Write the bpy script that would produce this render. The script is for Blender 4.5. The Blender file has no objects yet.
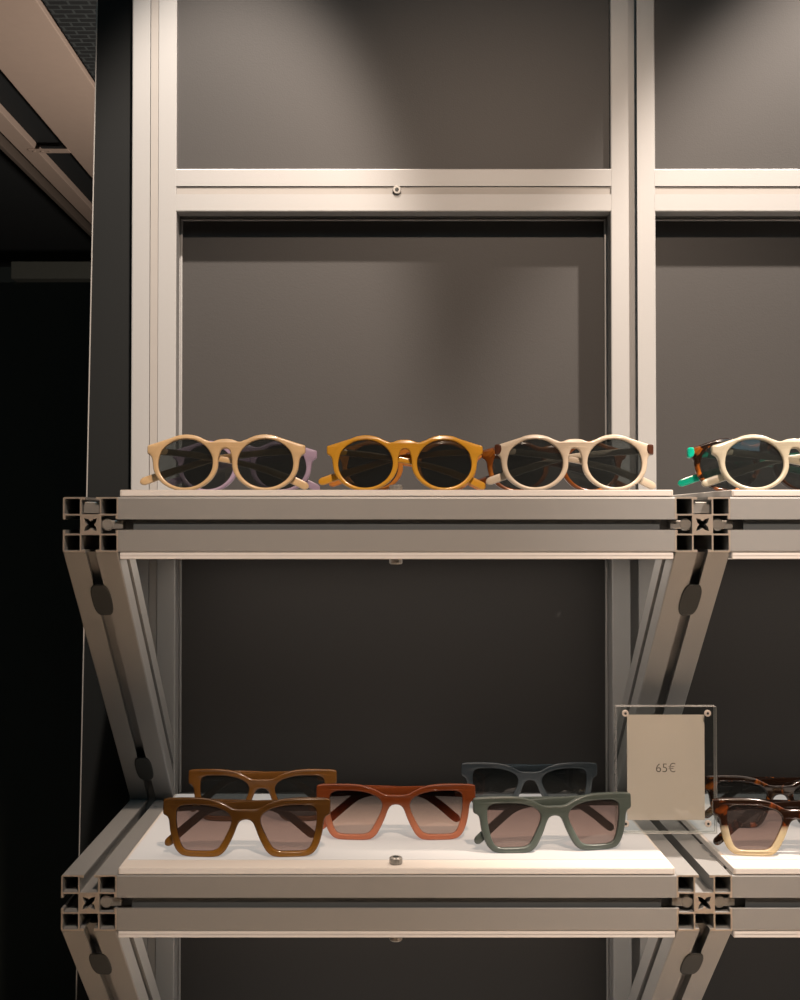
import bpy, bmesh, math, random
from mathutils import Vector, Matrix
from mathutils.geometry import tessellate_polygon

random.seed(7)
S = bpy.context.scene
C = S.collection
H = 1.30                      # camera height above the floor
PITCH = 0.018
F = 1200.0                    # focal length in pixels (800 x 1000 frame)

# ------------------------------------------------------------------ helpers
def lin(c):
    c = c / 255.0
    return c / 12.92 if c <= 0.04045 else ((c + 0.055) / 1.055) ** 2.4
def rgb(r, g, b): return (lin(r), lin(g), lin(b), 1.0)

def link(name, bm, mat=None, parent=None, smooth=False):
    me = bpy.data.meshes.new(name)
    bmesh.ops.recalc_face_normals(bm, faces=bm.faces)
    bm.to_mesh(me); bm.free()
    if smooth:
        for p in me.polygons: p.use_smooth = True
    mats = mat if isinstance(mat, (list, tuple)) else [mat]
    for m in mats:
        if m: me.materials.append(m)
    o = bpy.data.objects.new(name, me)
    C.objects.link(o)
    if parent is not None: o.parent = parent
    return o

def thing(name, label, cat, loc=(0, 0, 0), group=None):
    o = bpy.data.objects.new(name, None)
    o.empty_display_size = 0.02
    C.objects.link(o); o.location = loc
    o['label'] = label; o['category'] = cat
    if group: o['group'] = group
    return o

def structure(name, bm, mat):
    o = link(name, bm, mat)
    o['kind'] = 'structure'
    return o

def box(bm, x0, x1, y0, y1, z0, z1, bev=0.0):
    vs = [bm.verts.new((x, y, z)) for x in (x0, x1) for y in (y0, y1) for z in (z0, z1)]
    fs = []
    for q in ((0, 1, 3, 2), (4, 6, 7, 5), (0, 4, 5, 1), (2, 3, 7, 6), (0, 2, 6, 4), (1, 5, 7, 3)):
        fs.append(bm.faces.new([vs[i] for i in q]))
    if bev > 0:
        es = set(e for f in fs for e in f.edges)
        bmesh.ops.bevel(bm, geom=list(es), offset=bev, segments=2, affect='EDGES', profile=0.5)

def new_box(*a, **k):
    bm = bmesh.new(); box(bm, *a, **k); return bm

def cyl(bm, c, axis, r, h, n=20, r2=None, knurl=0.0):
    """closed cylinder from point c along axis for length h"""
    axis = Vector(axis).normalized()
    u = axis.orthogonal().normalized(); v = axis.cross(u)
    r2 = r if r2 is None else r2
    rings = []
    e = min(h, r) * 0.18
    for (t, rr) in ((0, r - e), (e, r), (h - e, r2), (h, r2 - e)):
        ring = []
        for i in range(n):
            a = 2 * math.pi * i / n
            k = rr * (1 - knurl * (i % 2))
            ring.append(bm.verts.new(Vector(c) + axis * t + u * (k * math.cos(a)) + v * (k * math.sin(a))))
        rings.append(ring)
    for a, b in zip(rings, rings[1:]):
        for i in range(n):
            bm.faces.new((a[i], a[(i + 1) % n], b[(i + 1) % n], b[i]))
    bm.faces.new(rings[0][::-1]); bm.faces.new(rings[-1])

# ------------------------------------------------------------------ materials
def base_mat(name):
    m = bpy.data.materials.new(name); m.use_nodes = True
    nt = m.node_tree
    for n in list(nt.nodes): nt.nodes.remove(n)
    out = nt.nodes.new('ShaderNodeOutputMaterial')
    return m, nt, out

def N(nt, kind, **kw):
    n = nt.nodes.new(kind)
    for k, v in kw.items():
        n.inputs[k.replace('_', ' ')].default_value = v
    return n

def principled(name, col, rough=0.5, metal=0.0, var=0.06, scale=40.0, bump=0.0, spec=0.5, stretch=None, coat=0.0):
    m, nt, out = base_mat(name)
    b = N(nt, 'ShaderNodeBsdfPrincipled', Roughness=rough, Metallic=metal)
    b.inputs['Specular IOR Level'].default_value = spec
    b.inputs['Coat Weight'].default_value = coat
    tc = nt.nodes.new('ShaderNodeTexCoord')
    mp = nt.nodes.new('ShaderNodeMapping')
    if stretch: mp.inputs['Scale'].default_value = stretch
    nz = N(nt, 'ShaderNodeTexNoise', Scale=scale, Detail=4.0)
    nt.links.new(tc.outputs['Object'], mp.inputs[0]); nt.links.new(mp.outputs[0], nz.inputs['Vector'])
    mx = nt.nodes.new('ShaderNodeMix'); mx.data_type = 'RGBA'
    mx.inputs[6].default_value = tuple(c * (1 - var) for c in col[:3]) + (1,)
    mx.inputs[7].default_value = tuple(min(1, c * (1 + var)) for c in col[:3]) + (1,)
    nt.links.new(nz.outputs['Fac'], mx.inputs[0])
    nt.links.new(mx.outputs[2], b.inputs['Base Color'])
    if bump:
        bp = N(nt, 'ShaderNodeBump', Strength=bump, Distance=0.001)
        nt.links.new(nz.outputs['Fac'], bp.inputs['Height']); nt.links.new(bp.outputs[0], b.inputs['Normal'])
    nt.links.new(b.outputs[0], out.inputs[0])
    return m

def acetate(name, col, transl=0.25, transp=0.0, tint=None, rough=0.18, kind='plain', col2=None, spots=None, split=None, soft=0.003, lowtransp=None, coat=0.3):
    """polished or matt acetate: surface colour, some light let through, optional tortoise flecks or a two-tone lamination"""
    m, nt, out = base_mat(name)
    tc = nt.nodes.new('ShaderNodeTexCoord')
    nz = N(nt, 'ShaderNodeTexNoise', Scale=(70.0 if kind != 'tortoise' else 75.0), Detail=3.0, Distortion=0.6)
    nt.links.new(tc.outputs['Object'], nz.inputs['Vector'])
    rp = nt.nodes.new('ShaderNodeValToRGB')
    if kind == 'tortoise':
        rp.color_ramp.elements[0].position = 0.54; rp.color_ramp.elements[0].color = col
        rp.color_ramp.elements[1].position = 0.74; rp.color_ramp.elements[1].color = spots
    else:
        rp.color_ramp.elements[0].position = 0.3; rp.color_ramp.elements[0].color = tuple(c * .92 for c in col[:3]) + (1,)
        rp.color_ramp.elements[1].position = 0.7; rp.color_ramp.elements[1].color = tuple(min(1, c * 1.06) for c in col[:3]) + (1,)
    nt.links.new(nz.outputs['Fac'], rp.inputs[0])
    colour = rp.outputs[0]
    fac_tr = None
    if split is not None:
        sep = nt.nodes.new('ShaderNodeSeparateXYZ'); nt.links.new(tc.outputs['Object'], sep.inputs[0])
        mr = N(nt, 'ShaderNodeMapRange'); mr.inputs[1].default_value = split - soft; mr.inputs[2].default_value = split + soft
        nt.links.new(sep.outputs['Z'], mr.inputs[0])
        mx = nt.nodes.new('ShaderNodeMix'); mx.data_type = 'RGBA'
        mx.inputs[6].default_value = col2
        nt.links.new(mr.outputs[0], mx.inputs[0]); nt.links.new(colour, mx.inputs[7])
        colour = mx.outputs[2]
        if lowtransp is not None:
            m2 = N(nt, 'ShaderNodeMapRange'); m2.inputs[1].default_value = 0; m2.inputs[2].default_value = 1
            m2.inputs[3].default_value = lowtransp; m2.inputs[4].default_value = transp
            nt.links.new(mr.outputs[0], m2.inputs[0]); fac_tr = m2.outputs[0]
    b = N(nt, 'ShaderNodeBsdfPrincipled', Roughness=rough)
    b.inputs['Coat Weight'].default_value = coat; b.inputs['Coat Roughness'].default_value = 0.08
    nt.links.new(colour, b.inputs['Base Color'])
    t = nt.nodes.new('ShaderNodeBsdfTranslucent'); nt.links.new(colour, t.inputs[0])
    m1 = nt.nodes.new('ShaderNodeMixShader'); m1.inputs[0].default_value = transl
    nt.links.new(b.outputs[0], m1.inputs[1]); nt.links.new(t.outputs[0], m1.inputs[2])
    last = m1
    if transp > 0 or fac_tr is not None:
        tr = nt.nodes.new('ShaderNodeBsdfTransparent')
        if tint: tr.inputs[0].default_value = tint
        elif fac_tr is not None:
            nt.links.new(colour, tr.inputs[0])
        else: nt.links.new(colour, tr.inputs[0])
        m3 = nt.nodes.new('ShaderNodeMixShader'); m3.inputs[0].default_value = transp
        if fac_tr is not None: nt.links.new(fac_tr, m3.inputs[0])
        nt.links.new(m1.outputs[0], m3.inputs[1]); nt.links.new(tr.outputs[0], m3.inputs[2])
        last = m3
    nt.links.new(last.outputs[0], out.inputs[0])
    return m

def lens_mat(name, top, bottom=None, z0=-0.02, z1=0.02, haze=0.03, hazecol=(0.05, 0.05, 0.05, 1)):
    """tinted see-through lens, optionally with a graded tint"""
    m, nt, out = base_mat(name)
    tr = nt.nodes.new('ShaderNodeBsdfTransparent'); tr.inputs[0].default_value = top
    if bottom:
        tc = nt.nodes.new('ShaderNodeTexCoord'); sep = nt.nodes.new('ShaderNodeSeparateXYZ')
        nt.links.new(tc.outputs['Object'], sep.inputs[0])
        mr = N(nt, 'ShaderNodeMapRange'); mr.inputs[1].default_value = z0; mr.inputs[2].default_value = z1
        nt.links.new(sep.outputs['Z'], mr.inputs[0])
        mx = nt.nodes.new('ShaderNodeMix'); mx.data_type = 'RGBA'
        mx.inputs[6].default_value = bottom; mx.inputs[7].default_value = top
        nt.links.new(mr.outputs[0], mx.inputs[0]); nt.links.new(mx.outputs[2], tr.inputs[0])
    d = nt.nodes.new('ShaderNodeBsdfDiffuse'); d.inputs[0].default_value = hazecol
    g = nt.nodes.new('ShaderNodeBsdfGlossy'); g.inputs['Roughness'].default_value = 0.03
    fr = N(nt, 'ShaderNodeFresnel', IOR=1.5)
    m0 = nt.nodes.new('ShaderNodeMixShader'); m0.inputs[0].default_value = haze
    nt.links.new(tr.outputs[0], m0.inputs[1]); nt.links.new(d.outputs[0], m0.inputs[2])
    m1 = nt.nodes.new('ShaderNodeMixShader')
    geo = nt.nodes.new('ShaderNodeNewGeometry'); inv = nt.nodes.new('ShaderNodeMath'); inv.operation = 'SUBTRACT'; inv.inputs[0].default_value = 1.0
    nt.links.new(geo.outputs['Backfacing'], inv.inputs[1])
    mu = nt.nodes.new('ShaderNodeMath'); mu.operation = 'MULTIPLY'; nt.links.new(fr.outputs[0], mu.inputs[0]); nt.links.new(inv.outputs[0], mu.inputs[1])
    nt.links.new(mu.outputs[0], m1.inputs[0]); nt.links.new(m0.outputs[0], m1.inputs[1]); nt.links.new(g.outputs[0], m1.inputs[2])
    nt.links.new(m1.outputs[0], out.inputs[0])
    return m

def clear_mat(name, tint, haze=0.0, rough=0.02):
    m, nt, out = base_mat(name)
    tr = nt.nodes.new('ShaderNodeBsdfTransparent'); tr.inputs[0].default_value = tint
    g = nt.nodes.new('ShaderNodeBsdfGlossy'); g.inputs['Roughness'].default_value = rough
    d = nt.nodes.new('ShaderNodeBsdfDiffuse'); d.inputs[0].default_value = (0.75, 0.72, 0.68, 1)
    fr = N(nt, 'ShaderNodeFresnel', IOR=1.49)
    m0 = nt.nodes.new('ShaderNodeMixShader'); m0.inputs[0].default_value = haze
    nt.links.new(tr.outputs[0], m0.inputs[1]); nt.links.new(d.outputs[0], m0.inputs[2])
    m1 = nt.nodes.new('ShaderNodeMixShader')
    geo = nt.nodes.new('ShaderNodeNewGeometry'); inv = nt.nodes.new('ShaderNodeMath'); inv.operation = 'SUBTRACT'; inv.inputs[0].default_value = 1.0
    nt.links.new(geo.outputs['Backfacing'], inv.inputs[1])
    mu = nt.nodes.new('ShaderNodeMath'); mu.operation = 'MULTIPLY'; nt.links.new(fr.outputs[0], mu.inputs[0]); nt.links.new(inv.outputs[0], mu.inputs[1])
    nt.links.new(mu.outputs[0], m1.inputs[0]); nt.links.new(m0.outputs[0], m1.inputs[1]); nt.links.new(g.outputs[0], m1.inputs[2])
    nt.links.new(m1.outputs[0], out.inputs[0])
    return m

def emit_mat(name, col, strength, glow_col=(0.8, 0.77, 0.73, 1)):
    """opal acrylic sheet with lamps behind it"""
    m, nt, out = base_mat(name)
    e = N(nt, 'ShaderNodeEmission', Strength=strength); e.inputs[0].default_value = col
    d = nt.nodes.new('ShaderNodeBsdfDiffuse'); d.inputs[0].default_value = glow_col
    a = nt.nodes.new('ShaderNodeAddShader')
    nt.links.new(e.outputs[0], a.inputs[0]); nt.links.new(d.outputs[0], a.inputs[1])
    nt.links.new(a.outputs[0], out.inputs[0])
    return m

ALU = principled('anodised_aluminium', rgb(139, 139, 138), rough=0.5, metal=0.3, var=0.03, scale=900, bump=0.05)
ALU_CUT = principled('sawn_aluminium', rgb(190, 178, 165), rough=0.4, metal=0.7, var=0.1, scale=300, bump=0.1)
STEEL = principled('zinc_steel', rgb(160, 157, 152), rough=0.35, metal=.6, var=0.05)
STRIP = principled('grey_slot_strip', rgb(132, 129, 125), rough=0.6, metal=0.3, var=0.04)
DKSTRIP = principled('slate_slot_strip', rgb(70, 75, 78), rough=0.6, var=0.04)
CAP = principled('dark_rubber_cap', rgb(34, 38, 38), rough=0.7, var=0.1)
PANEL = principled('charcoal_laminate', rgb(58, 57, 56), rough=0.55, metal=0.5, var=0.05, scale=700, bump=0.08, spec=0.3)
SIDE = principled('shaded_side_laminate', rgb(15, 17, 17), rough=0.7, spec=.15, var=0.05, scale=600)  # laminate darkened: the shade on the unlit side board is in its colour
OPAL = emit_mat('opal_acrylic', (1.0, 0.86, 0.75, 1), 0.08, (.46, .42, .38, 1))
UNDER = emit_mat('lit_opal_underside', (1.0, 0.87, 0.75, 1), 2.0, (.6, .57, .54, 1))
GLOW = emit_mat('lit_opal_acrylic', (1.0, 0.95, 0.90, 1), 0.27, (.28, .27, .26, 1))
EDGE = emit_mat('opal_acrylic_edge', (1.0, 0.92, 0.85, 1), 0.10, (.5, .47, .44, 1))
CLEAR = clear_mat('clear_acrylic', (0.95, 0.96, 0.955, 1))
CLEAR_EDGE = clear_mat('clear_acrylic_edge', (0.72, 0.74, 0.73, 1), haze=0.35, rough=0.12)
PAPER = principled('card_paper', rgb(190, 180, 169), rough=0.9, var=0.015, scale=300)
INK = principled('grey_ink', rgb(70, 64, 60), rough=0.9)
PEG = principled('clear_peg', rgb(190, 178, 168), rough=0.25, metal=0.1)
HINGE = principled('hinge_metal', rgb(170, 160, 140), rough=0.25, metal=1.0)
WALLM = principled('dark_paint', rgb(44, 52, 50), rough=0.8, var=0.1, scale=6, bump=0.05)
CEILM = principled('dark_ceiling', rgb(16, 19, 19), rough=0.9, var=0.1, scale=6)
BEIGE = principled('beige_bulkhead', rgb(172, 150, 134), rough=0.75, var=0.04, scale=30)
FLOORM = principled('oak_floor', rgb(182, 162, 140), rough=0.6, var=0.1, scale=3, stretch=(1, 12, 1))

# ------------------------------------------------------------------ slotted aluminium profile
P = 0.046                      # profile size
HP = P / 2
def profile_loops():
    k = P / 0.045
    h, so, si, sd, lip, w = .0225, .0043, .0074, .0140, .0020, .0013
    q = []                     # one quarter turn of the outline, starting at the top slot, going to the right slot
    r = .0012
    quarter = [(so, h), (h - r, h), (h - r * .3, h - r * .3), (h, h - r), (h, so),
               (h - lip, so), (h - lip, si), (h - sd, si), (h - sd, -si), (h - lip, -si), (h - lip, -so)]
    for t in range(4):
        for (x, y) in quarter:
            for _ in range(t): x, y = y, -x
            q.append((x * k, y * k))
    holes = []
    for sx, sy in ((1, 1), (1, -1), (-1, -1), (-1, 1)):
        a, b, c = .0087, h - w, .0006
        pts = [(a + c, a), (b - c, a), (b, a + c), (b, b - c), (b - c, b), (a + c, b), (a, b - c), (a, a + c)]
        holes.append([(x * sx * k, y * sy * k) for x, y in pts])
    ctr = []
    for i in range(16):
        a = 2 * math.pi * i / 16
        rr = .0074 if i % 4 == 2 else (.0028 if i % 4 == 0 else .0048)
        ctr.append((rr * math.cos(a) * k, rr * math.sin(a) * k))
    holes.append(ctr)
    return [q] + holes
LOOPS = profile_loops()

def profile(name, origin, d, u, v, plane0, plane1, parent, mats=None, holes=True):
    """extrude the profile along d, mitred by two planes (point, normal)"""
    origin, d, u, v = map(Vector, (origin, d, u, v))
    bm = bmesh.new()
    loops = LOOPS if holes else LOOPS[:1]
    ends = [[], []]
    for lp in loops:
        rows = [[], []]
        for (a, b) in lp:
            base = origin + u * a + v * b
            for e, (pp, pn) in enumerate((plane0, plane1)):
                pp, pn = Vector(pp), Vector(pn)
                t = (pp - base).dot(pn) / d.dot(pn)
                rows[e].append(bm.verts.new(base + d * t))
        n = len(lp)
        for i in range(n):
            f = bm.faces.new((rows[0][i], rows[0][(i + 1) % n], rows[1][(i + 1) % n], rows[1][i]))
        ends[0].append(rows[0]); ends[1].append(rows[1])
    flat = [Vector((a, b, 0)) for lp in loops for (a, b) in lp]
    tris = tessellate_polygon([[Vector((a, b, 0)) for (a, b) in lp] for lp in loops])
    for e in (0, 1):
        vs = [x for r in ends[e] for x in r]
        for t in tris:
            try:
                f = bm.faces.new([vs[i] for i in t]); f.material_index = 1
            except ValueError: pass
    return link(name, bm, mats or [ALU, ALU_CUT], parent)

# ------------------------------------------------------------------ the rack
XS = [-0.2437, 0.2663, 0.7763]            # column centre lines
YF, YB = 1.0, 1.272                       # front of the arms, front of the wall posts
ZT, ZL = H - 0.0025, H - 0.3160           # the shelf levels (centre of the profiles)
ZB = ZL - 0.3135                          # the next lit shelf down
ZR = H + 0.3530                           # the rail between the posts
YPAN = 1.302

rack = thing('display_rack', 'silver slotted aluminium wall rack with two lit white shelves and charcoal back panels', 'display rack', (0.2663, YB, 0))
RL = Vector(rack.location)
def R(o):                                 # meshes are written in world coordinates: shift under the rack's base
    o.matrix_parent_inverse = Matrix.Translation(-RL)
    return o

for x in XS:
    R(profile('wall_post', (x, YB + HP, 0), (0, 0, 1), (1.04, 0, 0), (0, 1, 0), ((0, 0, 0), (0, 0, 1)), ((0, 0, 2.6), (0, 0, 1)), rack))
    if x != XS[1]:
        bm = new_box(x - .0040, x + .0040, YB + .0008, YB + .003, 0.02, 2.58)
        R(link('slot_strip', bm, STRIP, rack))

for i in (0, 1):
    xa, xb = XS[i] + HP, XS[i + 1] - HP
    xm = (xa + xb) / 2
    for z in (ZR, ZR + .95):
        R(profile('cross_rail', (0, YB + HP, z), (1, 0, 0), (0, 1, 0), (0, 0, 1), ((xa, 0, 0), (1, 0, 0)), ((xb, 0, 0), (1, 0, 0)), rack))
        R(link('slot_strip', new_box(xa, xb, YB + .0014, YB + .003, z - .0040, z + .0040), STRIP, rack))
    bm = bmesh.new()
    cyl(bm, (xm + .0035, YB + .0012, ZR), (0, -1, 0), .0046, .004, 20)
    sc = R(link('screw', bm, STEEL, rack))
    bm = bmesh.new(); cyl(bm, (xm + .0035, YB - .0029, ZR), (0, -1, 0), .0022, .0004, 6)
    so = link('screw_socket', bm, CAP, sc)
    for z in (ZT, ZL, ZB):
        R(profile('rear_rail', (0, YB + HP, z), (1, 0, 0), (0, 1, 0), (0, 0, 1), ((xa, 0, 0), (1, 0, 0)), ((xb, 0, 0), (1, 0, 0)), rack))
    for z in (ZT, ZL, ZB):
        fb = R(profile('front_bar', (0, YF + HP, z), (1, 0, 0), (0, 1, 0), (0, 0, 1), ((xa, 0, 0), (1, 0, 0)), ((xb, 0, 0), (1, 0, 0)), rack))
        link('slot_strip', new_box(xa + .012, xb - .012, YF + .0036, YF + .0050, z - .0070, z + .0070), DKSTRIP, fb)
    # back panels in the post slots, each with a slim metal bead round its edge
    e = .0006
    for (z0, z1) in ((ZR + HP, ZR + .95 - HP), (ZT + HP, ZR - HP), (ZL + HP, ZT - HP), (ZB + HP, ZL - HP)):
        yp = YB + .007 if z0 > ZR else YPAN           # the top panel sits almost flush
        R(link('back_panel', new_box(xa + e, xb - e, yp, yp + .010, z0 + e, z1 - e), PANEL, rack))
        if z0 > ZR: continue
        bm = bmesh.new(); w = .0028; ya, yb = YPAN - .0035, YPAN - .0002
        box(bm, xa + e, xa + w, ya, yb, z0 + e, z1 - e, .0006); box(bm, xb - w, xb - e, ya, yb, z0 + e, z1 - e, .0006)
        box(bm, xa + w, xb - w, ya, yb, z1 - w, z1 - e, .0006)
        R(link('panel_bead', bm, ALU, rack))
    # shelf sheets above and below the bars
    g = .0012
    for z in (ZT, ZL, ZB):
        zt = z + HP
        sh = R(link('shelf_sheet', new_box(xa + g, xb - g, YF + .0005, YB - .001, zt + .0002, zt + .0060, bev=.0009), [OPAL], rack))
        gl = link('lit_area', new_box(xa + .004, xb - .004, YF + .0235, YB - .003, zt + .0061, zt + .0063), GLOW, sh)
        ed = link('sheet_edge', new_box(xa + .003, xb - .003, YF + .00005, YF + .0005, zt + .0012, zt + .0052), EDGE, sh)
        zb = z - HP
        lo = R(link('under_sheet', new_box(xa + g, xb - g, YF + .0005, YB - .001, zb - .0058, zb - .0002, bev=.0009), OPAL, rack))
        link('lit_area', new_box(xa + .004, xb - .004, YF + .012, YB - .03, zb - .0061, zb - .0059), UNDER, lo)
        bm = bmesh.new()
        for (a, b) in ((.0006, .0026), (.0034, .0052)): box(bm, xa + .002, xb - .002, YF + .00005, YF + .0005, zb - b, zb - a)
        link('sheet_edge', bm, EDGE, lo)
        # knurled clamp screws in the middle of the sheets
        for (zz, dz, par) in ((zt + .0060, 1, sh), (zb - .0058, -1, lo)):
            bm = bmesh.new()
            cyl(bm, (xm - .0005, YF + .012, zz), (0, 0, dz), .0055, .0045 if z == ZT else .006, 28, knurl=.06)
            k = link('clamp_screw', bm, STEEL, par)
            bm = bmesh.new(); cyl(bm, (xm - .0005, YF + .012, zz + dz * (.0045 if z == ZT else .006)), (0, 0, dz), .0026, .0003, 6)
            link('screw_socket', bm, CAP, k)

for ci, x in enumerate(XS):
    for z in (ZT, ZL, ZB):
        a = R(profile('shelf_arm', (x, 0, z), (0, 1, 0), (1, 0, 0), (0, 0, 1), ((0, YF, 0), (0, 1, 0)), ((0, YB, 0), (0, 1, 0)), rack))
        # insert in the top slot, connectors in the side slots
        if z == ZT:
            R(link('slot_insert', new_box(x - .0070, x + .0070, YF + .004, YF + .05, z + .0095, z + .0190, bev=.0006), STEEL, a))
            a.children[-1].matrix_parent_inverse = Matrix()
        for s in (-1, 1):
            if (ci == 0 and s < 0) or (ci == 2 and s > 0): continue
            bm = bmesh.new()
            cyl(bm, (x + s * .0135, YF + .003, z), (0, 1, 0), .0052, .03, 20)
            box(bm, x + s * .021 - .0052, x + s * .021 + .0052, YF + .0035, YF + .03, z - .0036, z + .0036, bev=.0008)
            k = link('slot_connector', bm, STEEL, a)
        # brace from under the arm's front end back to the post
        ang = math.radians(44.6)
        d = Vector((0, math.cos(ang), -math.sin(ang))); nrm = Vector((0, -math.sin(ang), -math.cos(ang)))   # nrm: outward, front-down face
        ztop = z - HP - .0002
        org = Vector((x, YF + .0002, ztop)) - nrm * HP
        br = R(profile('brace', org, d, (1, 0, 0), tuple(-nrm), ((0, 0, ztop), (0, 0, 1)), ((0, YB - .0002, 0), (0, 1, 0)), rack, mats=[ALU, ALU]))
        L = (YB - YF) / math.cos(ang)
        for t in (0.060, L - 0.060):
            # oval cap closing the access hole of the hidden bolt
            bm = bmesh.new()
            c = Vector((x, YF, ztop)) + d * t
            ring0, ring1, ring2 = [], [], []
            n = 24
            for i in range(n):
                th = 2 * math.pi * i / n
                ex = math.copysign(abs(math.cos(th)) ** .55, math.cos(th)) * .0086
                ey = math.copysign(abs(math.sin(th)) ** .75, math.sin(th)) * .0200
                p = c + Vector((1, 0, 0)) * ex + d * ey
                ring0.append(bm.verts.new(p + nrm * .0001)); ring1.append(bm.verts.new(p + nrm * .0008))
                ring2.append(bm.verts.new(c + (p - c) * .93 + nrm * .0013))
            for i in range(n):
                j = (i + 1) % n
                bm.faces.new((ring0[i], ring0[j], ring1[j], ring1[i])); bm.faces.new((ring1[i], ring1[j], ring2[j], ring2[i]))
            bm.faces.new(ring0[::-1]); bm.faces.new(ring2)
            link('slot_cap', bm, CAP, br)

# dark side board left of the first post, its left edge slightly out of plumb, the highlight along that edge built as a slim bright strip
bm = bmesh.new()
xr = XS[0] - HP - .0005
zA, zB = 0.15, 2.6
def xl(z): return -0.3215 + (z - H) * 0.0167
def slab(bm, f0, f1, y0, y1, z0, z1):
    vs = [bm.verts.new((f(z), y, z)) for z in (z0, z1) for f in (f0, f1) for y in (y0, y1)]
    for q in ((0, 1, 3, 2), (4, 6, 7, 5), (0, 4, 5, 1), (2, 3, 7, 6), (0, 2, 6, 4), (1, 5, 7, 3)): bm.faces.new([vs[i] for i in q])
slab(bm, lambda z: xl(z) + .0012, lambda z: xr, YPAN - .004, YPAN + .014, zA, zB)
side = R(link('side_board', bm, SIDE, rack))
bm = bmesh.new(); slab(bm, xl, lambda z: xl(z) + .0012, YPAN - .004, YPAN + .014, zA, zB)
link('edge_highlight', bm, STRIP, side)

# ------------------------------------------------------------------ sunglasses
def catmull(pts, step=0.0012, closed=True):
    out = []
    n = len(pts)
    P_ = [Vector(p) for p in pts]
    rng = range(n) if closed else range(n - 1)
    for i in rng:
        if closed: p0, p1, p2, p3 = P_[i - 1], P_[i], P_[(i + 1) % n], P_[(i + 2) % n]
        else: p0, p1, p2, p3 = P_[max(i - 1, 0)], P_[i], P_[i + 1], P_[min(i + 2, n - 1)]
        m = max(2, int((p2 - p1).length / step))
        for k in range(m):
            t = k / m
            # centripetal-like damping keeps the curve from overshooting
            a = 0.42
            m1 = (p2 - p0) * a; m2 = (p3 - p1) * a
            l = (p2 - p1).length
            for mm in (m1, m2):
                if mm.length > l: mm *= l / mm.length
            h1 = 2 * t ** 3 - 3 * t ** 2 + 1; h2 = -2 * t ** 3 + 3 * t ** 2; h3 = t ** 3 - 2 * t ** 2 + t; h4 = t ** 3 - t ** 2
            out.append(p1 * h1 + p2 * h2 + m1 * h3 + m2 * h4)
    if not closed: out.append(P_[-1])
    return out

def ell(cx, cy, a, b, a0, a1, n):
    return [(cx + a * math.cos(math.radians(a0 + (a1 - a0) * i / (n - 1))), cy + b * math.sin(math.radians(a0 + (a1 - a0) * i / (n - 1)))) for i in range(n)]

def mirror(half):                        # half runs from top centre round the right side to bottom centre
    left = [(-x, y) for (x, y) in half[::-1] if abs(x) > 1e-6]
    return half + left

ROUND_OUT = mirror([(0, 21.0), (4, 20.8), (7.5, 20.0), (10.5, 18.8), (13, 18.6), (15.6, 19.6)] + ell(34.9, 0.2, 28.4, 25.0, 124, 62, 8) +
                   [(54, 20.6), (61, 18.4), (68.2, 16.4), (69.3, 15.4), (69.2, 9.6), (68.2, 8.4), (66.2, 7.0), (64.6, 4.0)] +
                   ell(34.9, 0, 29.0, 24.6, -2, -172, 17) + [(6.0, 3.5), (5.0, 7.5), (4.0, 10.6), (2.4, 12.3), (0, 12.7)])
ROUND_LENS = ell(34.9, -0.3, 24.2, 21.4, 0, 345, 24)
ROUND_LENS = [(x + (0.6 if y > 6 and x > 40 else 0), y) for x, y in ROUND_LENS]
SQ_OUT = mirror([(0, 15.6), (5, 15.5), (9.2, 15.9), (12.5, 17.2), (16, 19.2), (22, 22.0), (30, 24.2), (40, 25.2), (54, 25.2), (66, 24.6), (69.8, 23.6), (70.6, 22.0), (70.6, 12.0), (69.6, 10.2),
                 (67.0, 8.8), (65.4, 5.5), (64.3, -3), (62.2, -12), (59.2, -19), (55, -23.4), (49, -25.1), (38, -25.5), (28, -25.4), (22, -24.2), (17.4, -20.4), (13.4, -13.5), (10.0, -6), (7.6, .5),
                 (5.6, 4.4), (3.2, 6.2), (0, 6.8)])
SQ_OUT = [(x, y * .955) for x, y in SQ_OUT]
SQ_LENS = [(58.9, 12.5), (57.6, 16.2), (53, 18.5), (40, 18.9), (29, 17.9), (20, 15.2), (14.4, 11.4), (12.2, 6.5), (13.4, .5), (16.6, -6.6), (20, -13.2), (23.4, -18.0), (28.5, -20.1), (38, -20.4), (49, -20.0), (53.6, -17), (56.6, -9), (58.8, 3)]
SQ_LENS = [(x, y * .955) for x, y in SQ_LENS]
ROUND_LT = [(-65.5, 7.0, 11.5), (-30, 8.6, 8.3), (0, 9.2, 3.6), (15, 9.6, .2), (35, 10.3, -5), (57, 11.2, -13.4), (72, 12, -20.5)]
ROUND_RT = [(65.5, 7.0, 11.5), (30, 13.4, 10.4), (0, 14.2, 7.2), (-15, 14.6, 4.4), (-40, 15.2, -3.2), (-60, 15.8, -9.6), (-77, 16.4, -15.5)]
SQ_LT = [(-65.5, 7.2, 17.2), (-20, 15.0, 17.4), (12, 16.0, 16.6), (27, 16.4, 12.4), (39, 16.8, 4.5), (50, 17.2, -4.6), (57, 17.5, -10)]
SQ_RT = [(65.5, 7.2, 17.2), (20, 9.4, 17.4), (-18, 10.2, 16.6), (-34, 10.8, 12.5), (-48, 11.4, 2.0), (-61, 12.0, -9), (-69, 12.5, -16)]

def inset(loop, r):
    n = len(loop); out = []
    area = sum(loop[i][0] * loop[(i + 1) % n][1] - loop[(i + 1) % n][0] * loop[i][1] for i in range(n))
    s = 1 if area > 0 else -1
    for i in range(n):
        a = Vector(loop[i - 1][:2]); b = Vector(loop[(i + 1) % n][:2])
        t = (b - a).normalized()
        nrm = Vector((-t.y, t.x)) * s      # inward for a ccw loop
        out.append((loop[i][0] + nrm.x * r, loop[i][1] + nrm.y * r))
    return out

def wrap(x): return x * x * 1.15            # front follows the face: ends sit further back

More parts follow.
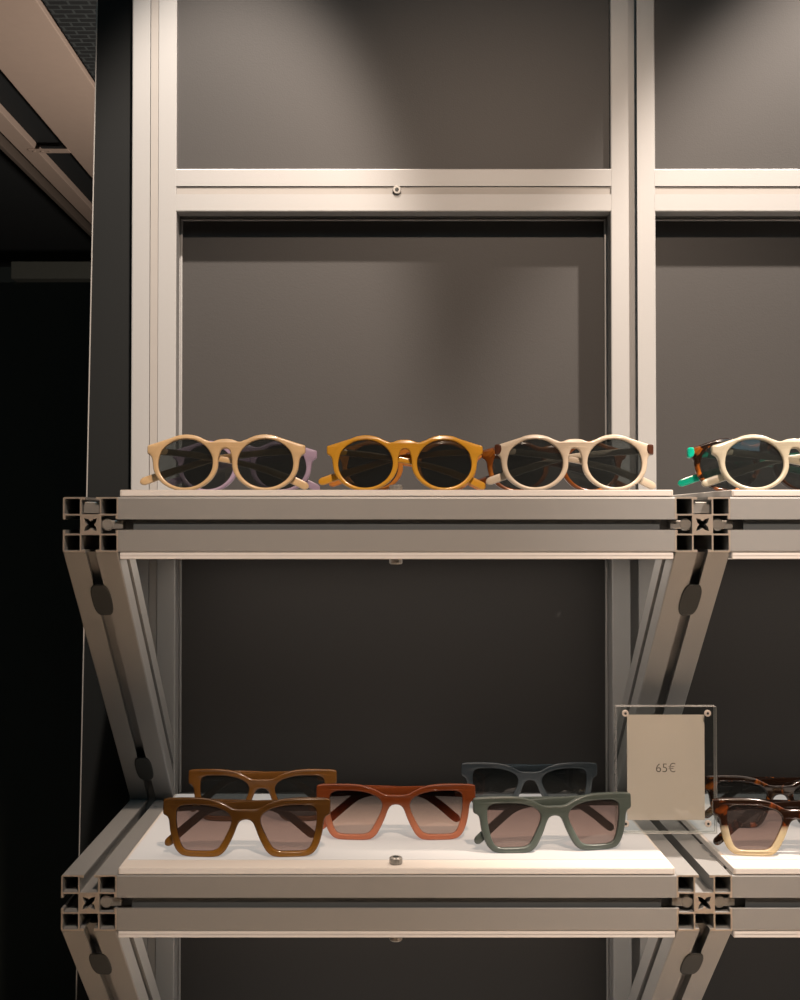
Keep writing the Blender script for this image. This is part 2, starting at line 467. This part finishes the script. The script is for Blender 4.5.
def front_mesh(outline, lens, thick=.0046, rnd=.0011):
    o = [(p.x * .001, p.y * .001) for p in catmull([Vector((x, y)) for x, y in outline], 1.1)]
    hr = [(p.x * .001, p.y * .001) for p in catmull([Vector((x, y)) for x, y in lens], 1.1)]
    hl = [(-x, y) for x, y in hr]
    bm = bmesh.new()
    loops = [(o, 1), (hr, -1), (hl, -1)]
    layers = [(0, rnd), (rnd * .35, rnd * .35), (rnd, 0), (thick - rnd, 0), (thick - rnd * .35, rnd * .35), (thick, rnd)]
    caps = [[], []]; flat2 = [[], []]
    for lp, sg in loops:
        rows = []
        for (y, r) in layers:
            q = inset(lp, r * sg) if r else lp
            rows.append([bm.verts.new((x, y + wrap(x), z)) for x, z in q])
            if y == 0: caps[0].append(rows[-1]); flat2[0].append([Vector((x, z, 0)) for x, z in q])
            if y == thick: caps[1].append(rows[-1]); flat2[1].append([Vector((x, z, 0)) for x, z in q])
        n = len(lp)
        for a, b in zip(rows, rows[1:]):
            for i in range(n): bm.faces.new((a[i], a[(i + 1) % n], b[(i + 1) % n], b[i]))
    for e in (0, 1):
        vs = [v for r in caps[e] for v in r]
        for t in tessellate_polygon(flat2[e]):
            try: bm.faces.new([vs[i] for i in t])
            except ValueError: pass
    return bm

def lens_mesh(lens, side):
    l = [(p.x * .001 * side, p.y * .001) for p in catmull([Vector((x, y)) for x, y in lens], 1.5)]
    l = inset(l, -.0004)
    bm = bmesh.new()
    cx = sum(p[0] for p in l) / len(l); cz = sum(p[1] for p in l) / len(l)
    def sheet(y0, flip):
        rings = []
        for k in (1.0, .7, .4, .15):
            rings.append([bm.verts.new((cx + (x - cx) * k, y0 + wrap(cx + (x - cx) * k) - .0012 * (1 - k * k), cz + (z - cz) * k)) for x, z in l])
        n = len(l)
        for a, b in zip(rings, rings[1:]):
            for i in range(n): bm.faces.new((a[i], a[(i + 1) % n], b[(i + 1) % n], b[i]))
        c = bm.verts.new((cx, y0 + wrap(cx) - .0012, cz))
        for i in range(n): bm.faces.new((rings[-1][i], rings[-1][(i + 1) % n], c))
        return rings[0]
    a = sheet(.0016, 0); b = sheet(.0031, 1)
    for i in range(len(l)): bm.faces.new((a[i], a[(i + 1) % len(l)], b[(i + 1) % len(l)], b[i]))
    return bm

def temple_mesh(path, h0, h1, htip, th=.0038, cut=0.0, upto=1.0):
    pts = catmull([Vector(p) * .001 for p in path], .004, closed=False)
    ls = [0]
    for a, b in zip(pts, pts[1:]): ls.append(ls[-1] + (b - a).length)
    tot = ls[-1]
    # round the tip off with a few extra stations
    st = [(p, l) for p, l in zip(pts, ls) if l < tot - .0045]
    e = pts[-1]; t_ = (pts[-1] - pts[-2]).normalized()
    for q in (.0045, .003, .0018, .0008, .0001): st.append((e - t_ * q, tot - q))
    bm = bmesh.new(); rings = []
    for i, (p, l) in enumerate(st):
        if l < cut * tot - 1e-9 or l > upto * tot + 1e-9: continue
        a = st[max(i - 1, 0)][0]; b = st[min(i + 1, len(st) - 1)][0]
        t = (b - a).normalized()
        y = Vector((0, 1, 0)); y = (y - t * y.dot(t)).normalized(); up = t.cross(y)
        f = l / tot
        h = h0 + (h1 - h0) * min(1, f / .55) if f < .55 else h1 + (htip - h1) * min(1, (f - .55) / .35)
        q = tot - l
        if q < .0046: k = math.sqrt(max(.02, 1 - ((.0046 - q) / .0046) ** 2)); h *= k
        else: k = 1
        w = th * (.55 + .45 * k)
        hh, ww = h / 2, w / 2; r = min(.0011, hh * .45, ww * .6)
        ring = []
        for (cx, cz, a0) in ((ww - r, hh - r, 0), (-ww + r, hh - r, 90), (-ww + r, -hh + r, 180), (ww - r, -hh + r, 270)):
            for s in (0, 45, 90):
                an = math.radians(a0 + s)
                ring.append(bm.verts.new(p + y * (cx + r * math.cos(an)) + up * (cz + r * math.sin(an))))
        rings.append(ring)
    n = 12
    for a, b in zip(rings, rings[1:]):
        for i in range(n): bm.faces.new((a[i], a[(i + 1) % n], b[(i + 1) % n], b[i]))
    bm.faces.new(rings[0][::-1]); bm.faces.new(rings[-1])
    return bm

def auto_smooth(o, ang=35):
    me = o.data
    bm = bmesh.new(); bm.from_mesh(me)
    for f in bm.faces: f.smooth = True
    for e in bm.edges:
        if len(e.link_faces) == 2 and e.calc_face_angle(0) > math.radians(ang): e.smooth = False
    bm.to_mesh(me); bm.free()
    return o

MESH = {}
def shared(key, make):
    if key not in MESH: MESH[key] = make()
    return MESH[key]

def sunglasses(label, shape, px, yd, shelf_z, frame, lens, temple=None, scale=1.0, yaw=0.0, tilt=6.0, group=None, tips=None, roll=0.0, flip=False):
    x = (px - 383.0) * yd / F
    root = thing('sunglasses', label, 'sunglasses', (x, yd, shelf_z), group)
    rnd = shape == 'round'
    zc = .0246 if rnd else .02445
    root.rotation_euler = (math.radians(-tilt), math.radians(roll), math.radians(yaw))
    root.scale = (scale,) * 3
    temple = temple or frame
    off = Matrix.Translation((0, 0, zc))
    def part(name, bm, mat, parent=root, sm=True):
        o = link(name, bm, mat, parent)
        auto_smooth(o)
        if parent is root: o.location = (0, 0, zc)
        return o
    fr = part('frame_front', front_mesh(ROUND_OUT if rnd else SQ_OUT, ROUND_LENS if rnd else SQ_LENS, .0046 if rnd else .0052), frame)
    for s in (-1, 1): part('lens', lens_mesh(ROUND_LENS if rnd else SQ_LENS, s), lens)
    lt, rt = (ROUND_LT, ROUND_RT) if rnd else (SQ_LT, SQ_RT)
    if flip: lt, rt = [(-a, b, c) for a, b, c in rt], [(-a, b, c) for a, b, c in lt]
    for path in (lt, rt):
        h = (.0060, .0050, .0070) if rnd else (.0105, .0066, .0072)
        t = part('temple', temple_mesh(path, *h), temple)
        bm = bmesh.new(); sx = 1 if path[0][0] > 0 else -1
        box(bm, sx * .0605 - .002, sx * .0605 + .002, .0082 + .0004, .0125, path[0][2] * .001 - .0016, path[0][2] * .001 + .0016, bev=.0003)
        part('hinge', bm, HINGE, t)
    if tips:
        for s in (-1, 1):
            bm = bmesh.new()
            pts = catmull([Vector(q) for q in ((64.2, 15.2), (65.0, 16.8), (68.4, 17.0), (69.9, 15.9), (69.7, 8.4), (68.2, 7.4), (65.6, 8.2), (64.0, 11.5))], 1.0)
            l = [(p.x * .001 * s, p.y * .001) for p in pts]
            rows = []
            for (y, r) in ((-.0006, .0009), (0, .0001), (.0042, .0001), (.0052, .0009)):
                q = inset(l, r); rows.append([bm.verts.new((a, y + wrap(a), b)) for a, b in q])
            n = len(l)
            for a, b in zip(rows, rows[1:]):
                for i in range(n): bm.faces.new((a[i], a[(i + 1) % n], b[(i + 1) % n], b[i]))
            bm.faces.new(rows[0]); bm.faces.new(rows[-1][::-1])
            o = part('end_tip', bm, tips); o['label'] = 'coloured end tip of the frame'
    return root

A_CREAM = acetate('cream_acetate', rgb(204, 174, 132), transl=.2, rough=.3)
A_LILAC = acetate('lilac_acetate', rgb(172, 154, 172), transl=.35, transp=.35, tint=(.85, .76, .84, 1))
A_MUST = acetate('mustard_acetate', rgb(204, 150, 48), transl=.3, rough=.25)
A_AMBER = acetate('amber_acetate', rgb(204, 136, 62), transl=.4, transp=.15)
A_IVORY = acetate('ivory_acetate', rgb(182, 167, 147), transl=.2, rough=.35)
A_HONEY = acetate('honey_tortoise_acetate', rgb(100, 52, 16), kind='tortoise', spots=rgb(176, 108, 42), transl=.35, transp=.1)
A_OLIVE = acetate('pale_olive_acetate', rgb(164, 156, 136), transl=.2, rough=.35)
A_TORT = acetate('dark_tortoise_acetate', rgb(30, 18, 12), kind='tortoise', spots=rgb(196, 108, 34), transl=.2, rough=.12)
A_TEAL = acetate('teal_acetate', rgb(16, 176, 146), transl=.3, rough=.2)
A_BROWN = acetate('olive_brown_acetate', rgb(88, 60, 28), transl=.25, transp=.15, tint=(.8, .55, .22, 1), split=-.012, col2=rgb(152, 106, 42), soft=.012, lowtransp=.3)
A_CARAM = acetate('caramel_acetate', rgb(108, 72, 32), transl=.3, transp=.15, tint=(.8, .5, .2, 1))
A_TERRA = acetate('terracotta_acetate', rgb(134, 68, 34), transl=.3, transp=.3, rough=.12, split=-.002, soft=.012, col2=rgb(222, 160, 128), lowtransp=.55)
A_GREEN = acetate('grey_green_acetate', rgb(74, 83, 77), transl=.15, rough=.4)
A_BLUE = acetate('slate_blue_acetate', rgb(66, 74, 79), transl=.2, transp=.1)
A_TWO = acetate('two_tone_tortoise_acetate', rgb(38, 22, 14), kind='tortoise', spots=rgb(150, 72, 24), transl=.2, split=-.0015, col2=rgb(232, 218, 186), lowtransp=.6, coat=.4)
DKBROWN = acetate('dark_brown_tip', rgb(62, 36, 26), transl=.0)
L_DARK = lens_mat('dark_green_grey_lens', (.36, .38, .38, 1), haze=.05, hazecol=(.14, .15, .15, 1))
L_ROSE = lens_mat('rose_brown_lens', (.47, .39, .37, 1), (.72, .61, .57, 1), haze=.05, hazecol=(.3, .26, .25, 1))
L_SMOKE = lens_mat('graded_smoke_lens', (.24, .22, .21, 1), (.80, .68, .62, 1), -.012, .018, haze=.02)

ZTT, ZLT = ZT + HP + .0064, ZL + HP + .0066
gu, gl = 'round sunglasses on the upper shelf', 'square sunglasses on the lower shelf'
sunglasses('cream round sunglasses at left end of upper shelf, folded temple tip poking out', 'round', 224.3, 1.040, ZTT, A_CREAM, L_DARK, group=gu, yaw=-1)
sunglasses('lilac translucent round sunglasses half hidden behind the cream pair', 'round', 243.5, 1.090, ZTT, A_LILAC, L_DARK, group=gu, scale=.955)
sunglasses('mustard yellow round sunglasses at the middle of the upper shelf', 'round', 405, 1.040, ZTT, A_MUST, L_DARK, group=gu, scale=.985)
sunglasses('amber round sunglasses almost hidden behind the mustard yellow pair', 'round', 409.5, 1.085, ZTT, A_AMBER, L_DARK, group=gu, scale=.955)
sunglasses('ivory round sunglasses with dark brown end tips, on upper shelf before the post', 'round', 576, 1.030, ZTT, A_IVORY, L_DARK, group=gu, tips=DKBROWN, scale=.985)
sunglasses('honey tortoiseshell round sunglasses peeking out behind the ivory pair', 'round', 555.5, 1.090, ZTT, A_HONEY, L_DARK, group=gu, scale=.955)
sunglasses('pale olive beige round sunglasses on the upper shelf right of the post', 'round', 799, 1.022, ZTT, A_OLIVE, L_DARK, group=gu, scale=1.01, tilt=13)
sunglasses('dark tortoiseshell round sunglasses with teal temples and tips, behind the olive beige pair', 'round', 768, 1.085, ZTT, A_TORT, L_DARK, temple=A_TEAL, group=gu, tips=A_TEAL)
sunglasses('olive brown square sunglasses at front left of the lower lit shelf', 'square', 246, 1.028, ZLT, A_BROWN, L_ROSE, group=gl, scale=1.02, tilt=5)
sunglasses('caramel square sunglasses standing behind the olive brown pair', 'square', 262, 1.150, ZLT, A_CARAM, L_DARK, group=gl, scale=1.01, tilt=5)
sunglasses('translucent terracotta square sunglasses with graded lenses, middle of the lower shelf', 'square', 396, 1.083, ZLT, A_TERRA, L_SMOKE, group=gl, scale=1.02, tilt=5)
sunglasses('grey green square sunglasses at front of lower shelf beside the price sign', 'square', 555.5, 1.045, ZLT, A_GREEN, L_ROSE, group=gl, tilt=5, yaw=7, roll=-.4)
sunglasses('slate blue square sunglasses standing behind the grey green pair', 'square', 530, 1.195, ZLT, A_BLUE, L_DARK, group=gl, scale=.96, tilt=5)
sunglasses('square sunglasses with dark tortoiseshell top and pale clear lower rims, right of price sign', 'square', 797, 1.031, ZLT, A_TWO, L_ROSE, temple=A_TORT, group=gl, tilt=5)
sunglasses('dark tortoiseshell square sunglasses standing behind the two tone pair', 'square', 780, 1.125, ZLT, A_TORT, L_DARK, group=gl, tilt=5)

# ------------------------------------------------------------------ price sign
YS = 1.105
sx0, sx1 = (616 - 383) * YS / F, (716 - 383) * YS / F
sw = sx1 - sx0; shh = .1165
holder = thing('sign_holder', 'clear acrylic block sign holder with corner pegs, standing on the lower shelf', 'sign holder', ((sx0 + sx1) / 2, YS, ZLT))
def plate(y0, y1):
    bm = bmesh.new(); box(bm, -sw / 2, sw / 2, y0, y1, 0, shh, bev=.0005)
    for f in bm.faces:
        if abs(f.normal.y) < .9: f.material_index = 1
    bm.normal_update()
    for f in bm.faces: f.material_index = 0 if abs(f.normal.y) > .9 else 1
    return bm
link('acrylic_plate', plate(0, .0055), [CLEAR, CLEAR_EDGE], holder)
link('acrylic_plate', plate(.0064, .0119), [CLEAR, CLEAR_EDGE], holder)
for px_, py_ in ((624.5, 713.5), (706.5, 713.5), (706.5, 823), (624.5, 823)):
    cx = ((px_ - 383) * YS / F) - (sx0 + sx1) / 2
    cz = shh - (py_ - 707) * YS / F
    bm = bmesh.new(); cyl(bm, (cx, .0010, cz), (0, -1, 0), .0031, .0022, 20)
    pg = link('peg', bm, PEG, holder)
    bm = bmesh.new(); cyl(bm, (cx, -.0012, cz), (0, -1, 0), .0012, .0003, 10); link('peg_slot', bm, CAP, pg)
cx0, cx1 = (627.5 - 383) * YS / F, (705 - 383) * YS / F
ctop, cbot = shh - (716 - 707) * YS / F, shh - (821 - 707) * YS / F
card = thing('price_card', 'off white price card reading 65€ held in the clear acrylic sign holder', 'price card', ((cx0 + cx1) / 2, YS + .0057, ZLT + cbot))
link('card_sheet', new_box(-(cx1 - cx0) / 2, (cx1 - cx0) / 2, 0, .0005, 0, ctop - cbot), PAPER, card)
cu = bpy.data.curves.new('price_text', 'FONT'); cu.body = '65€'; cu.align_x = 'CENTER'; cu.align_y = 'CENTER'
cu.size = .0117; cu.extrude = .00004; cu.offset = -.00016
tmp = bpy.data.objects.new('tmp_text', cu); C.objects.link(tmp)
bpy.context.view_layer.update()
me = bpy.data.meshes.new_from_object(tmp.evaluated_get(bpy.context.evaluated_depsgraph_get()))
bpy.data.objects.remove(tmp)
tx = bpy.data.objects.new('price_text', me); C.objects.link(tx); tx.parent = card
me.materials.clear(); me.materials.append(INK)
tx.rotation_euler = (math.pi / 2, 0, 0)
tx.location = (0, -.00006, (ctop - cbot) * (1 - (769.5 - 716) / 105))

# ------------------------------------------------------------------ the room
CZ = H + 1.45
structure('floor', new_box(-3.2, 3.2, -2.6, 7.2, -.05, 0), FLOORM)
structure('ceiling', new_box(-3.2, 3.2, -2.6, 7.2, CZ + .02, CZ + .08), CEILM)
structure('wall_back', new_box(-.285, 3.1, 1.3190, 1.42, 0, CZ + .02), WALLM)
structure('wall_left', new_box(-3.2, -3.1, -2.6, 7.2, 0, CZ + .02), WALLM)
structure('wall_right', new_box(3.1, 3.2, -2.6, 7.2, 0, CZ + .02), WALLM)
structure('wall_far', new_box(-3.1, 3.1, 6.9, 7.0, 0, CZ + .02), WALLM)
structure('wall_added_screen', new_box(-3.1, -.6, 3.0, 3.1, 0, H + .60), WALLM)  # added dark wall, hides the bright floor so the lower left stays dark
structure('wall_front', new_box(-3.1, 3.1, -2.6, -2.5, 0, CZ + .02), WALLM)
# bulkhead boards running away along the ceiling, with a dark slot between them
structure('trim_1', new_box(-1.225, -.962, 1.6, 6.85, CZ - .004, CZ + .019, bev=.002), BEIGE)
bm = bmesh.new(); box(bm, -1.412, -1.343, 1.6, 6.85, CZ - .012, CZ + .019, bev=.002)
structure('trim_2', bm, BEIGE)
structure('trim_3', new_box(-1.45, -1.43, 1.6, 6.85, CZ - .04, CZ + .019, bev=.003), principled('brown_edge_trim', rgb(92, 80, 70), rough=.7))
structure('trim_4', new_box(-1.93, -1.2, 6.2, 6.3, CZ - .19, CZ - .10, bev=.004), principled('grey_beam', rgb(84, 84, 76), rough=.8))
# bracket tying the two boards across the slot
bm = bmesh.new(); box(bm, -1.37, -1.215, 4.60, 4.645, CZ - .0165, CZ - .0125, bev=.001)
for k in range(3): cyl(bm, (-1.35 + k * .03, 4.62, CZ - .0165), (0, 0, -1), .006, .003, 12)
structure('trim_5', bm, BEIGE)
# perforated acoustic board
bm = bmesh.new(); box(bm, -.95, 2.8, 1.6, 6.85, CZ + .004, CZ + .019)
m, nt, out = base_mat('perforated_board')
tc = nt.nodes.new('ShaderNodeTexCoord')
br_ = N(nt, 'ShaderNodeTexBrick', Scale=8.5); br_.inputs['Color1'].default_value = rgb(14, 16, 16); br_.inputs['Color2'].default_value = rgb(18, 20, 20)
br_.inputs['Mortar'].default_value = rgb(54, 58, 57); br_.inputs['Mortar Size'].default_value = .03
b_ = N(nt, 'ShaderNodeBsdfPrincipled', Roughness=.8)
nt.links.new(tc.outputs['Object'], br_.inputs['Vector']); nt.links.new(br_.outputs['Color'], b_.inputs['Base Color']); nt.links.new(b_.outputs[0], out.inputs[0])
structure('trim_6', bm, m)

# ------------------------------------------------------------------ light
def spot(name, loc, aim, power, half, blend, col, radius=.02):
    l = bpy.data.lights.new(name, 'SPOT'); l.energy = power; l.spot_size = math.radians(half * 2); l.spot_blend = blend; l.color = col; l.shadow_soft_size = radius
    o = bpy.data.objects.new(name, l); C.objects.link(o); o.location = loc
    o.rotation_euler = (Vector(aim) - Vector(loc)).to_track_quat('-Z', 'Y').to_euler()
    return o
def area(name, loc, aim, power, sx, sy, col):
    l = bpy.data.lights.new(name, 'AREA'); l.shape = 'RECTANGLE'; l.size = sx; l.size_y = sy; l.energy = power; l.color = col
    o = bpy.data.objects.new(name, l); C.objects.link(o); o.location = loc
    o.rotation_euler = (Vector(aim) - Vector(loc)).to_track_quat('-Z', 'Y').to_euler()
    return o
WARM = (1.0, .85, .735)
spot('overhead_spot', (.80, .73, H + 1.3), (.45, 1.3, H - .06), 330, 18.2, .5, WARM)
spot('overhead_spot', (-.08, .67, H + 1.3), (-.20, 1.3, H + .16), 230, 12.8, .6, WARM)
spot('overhead_spot', (.26, -.25, H + 1.40), (.12, 1.05, H + .10), 190, 19, .9, (1.0, .76, .59))
spot('overhead_spot', (.5, .1, H + 1.40), (.5, .12, 0), 1500, 22, .6, (1.0, .84, .72))  # added flood onto the floor, its bounce brightens the braces
area('cool_fill', (.0, -.35, H + 1.42), (.1, .6, H), 6, 1.6, .6, (.5, .86, 1.0))  # added cool fill, tints the shadows teal
area('passage_fill', (.4, 3.6, H + .2), (-1.2, 3.8, CZ), 34, .4, .4, (1.0, .9, .82))  # added lamp hidden behind the rack to light the bulkhead boards

w = bpy.data.worlds.new('room_dim'); S.world = w; w.use_nodes = True
bg = w.node_tree.nodes['Background']; bg.inputs[0].default_value = (.55, .66, .68, 1); bg.inputs[1].default_value = .012

# ------------------------------------------------------------------ camera
cam = bpy.data.cameras.new('camera'); co = bpy.data.objects.new('camera', cam); C.objects.link(co)
co.location = (0, 0, H); co.rotation_euler = (math.pi / 2 + PITCH, 0, 0)
cam.sensor_fit = 'AUTO'; cam.sensor_width = 36.0; cam.lens = F / 1000 * 36.0; cam.shift_x = .017; cam.clip_start = .01
S.camera = co

S.view_settings.view_transform = 'Standard'; S.view_settings.look = 'None'; S.view_settings.gamma = 1.0; S.view_settings.exposure = 0.0
S.view_settings.use_curve_mapping = False
S.cycles.use_denoising = True
S.cycles.max_bounces = 10; S.cycles.transparent_max_bounces = 24; S.cycles.sample_clamp_indirect = 4.0
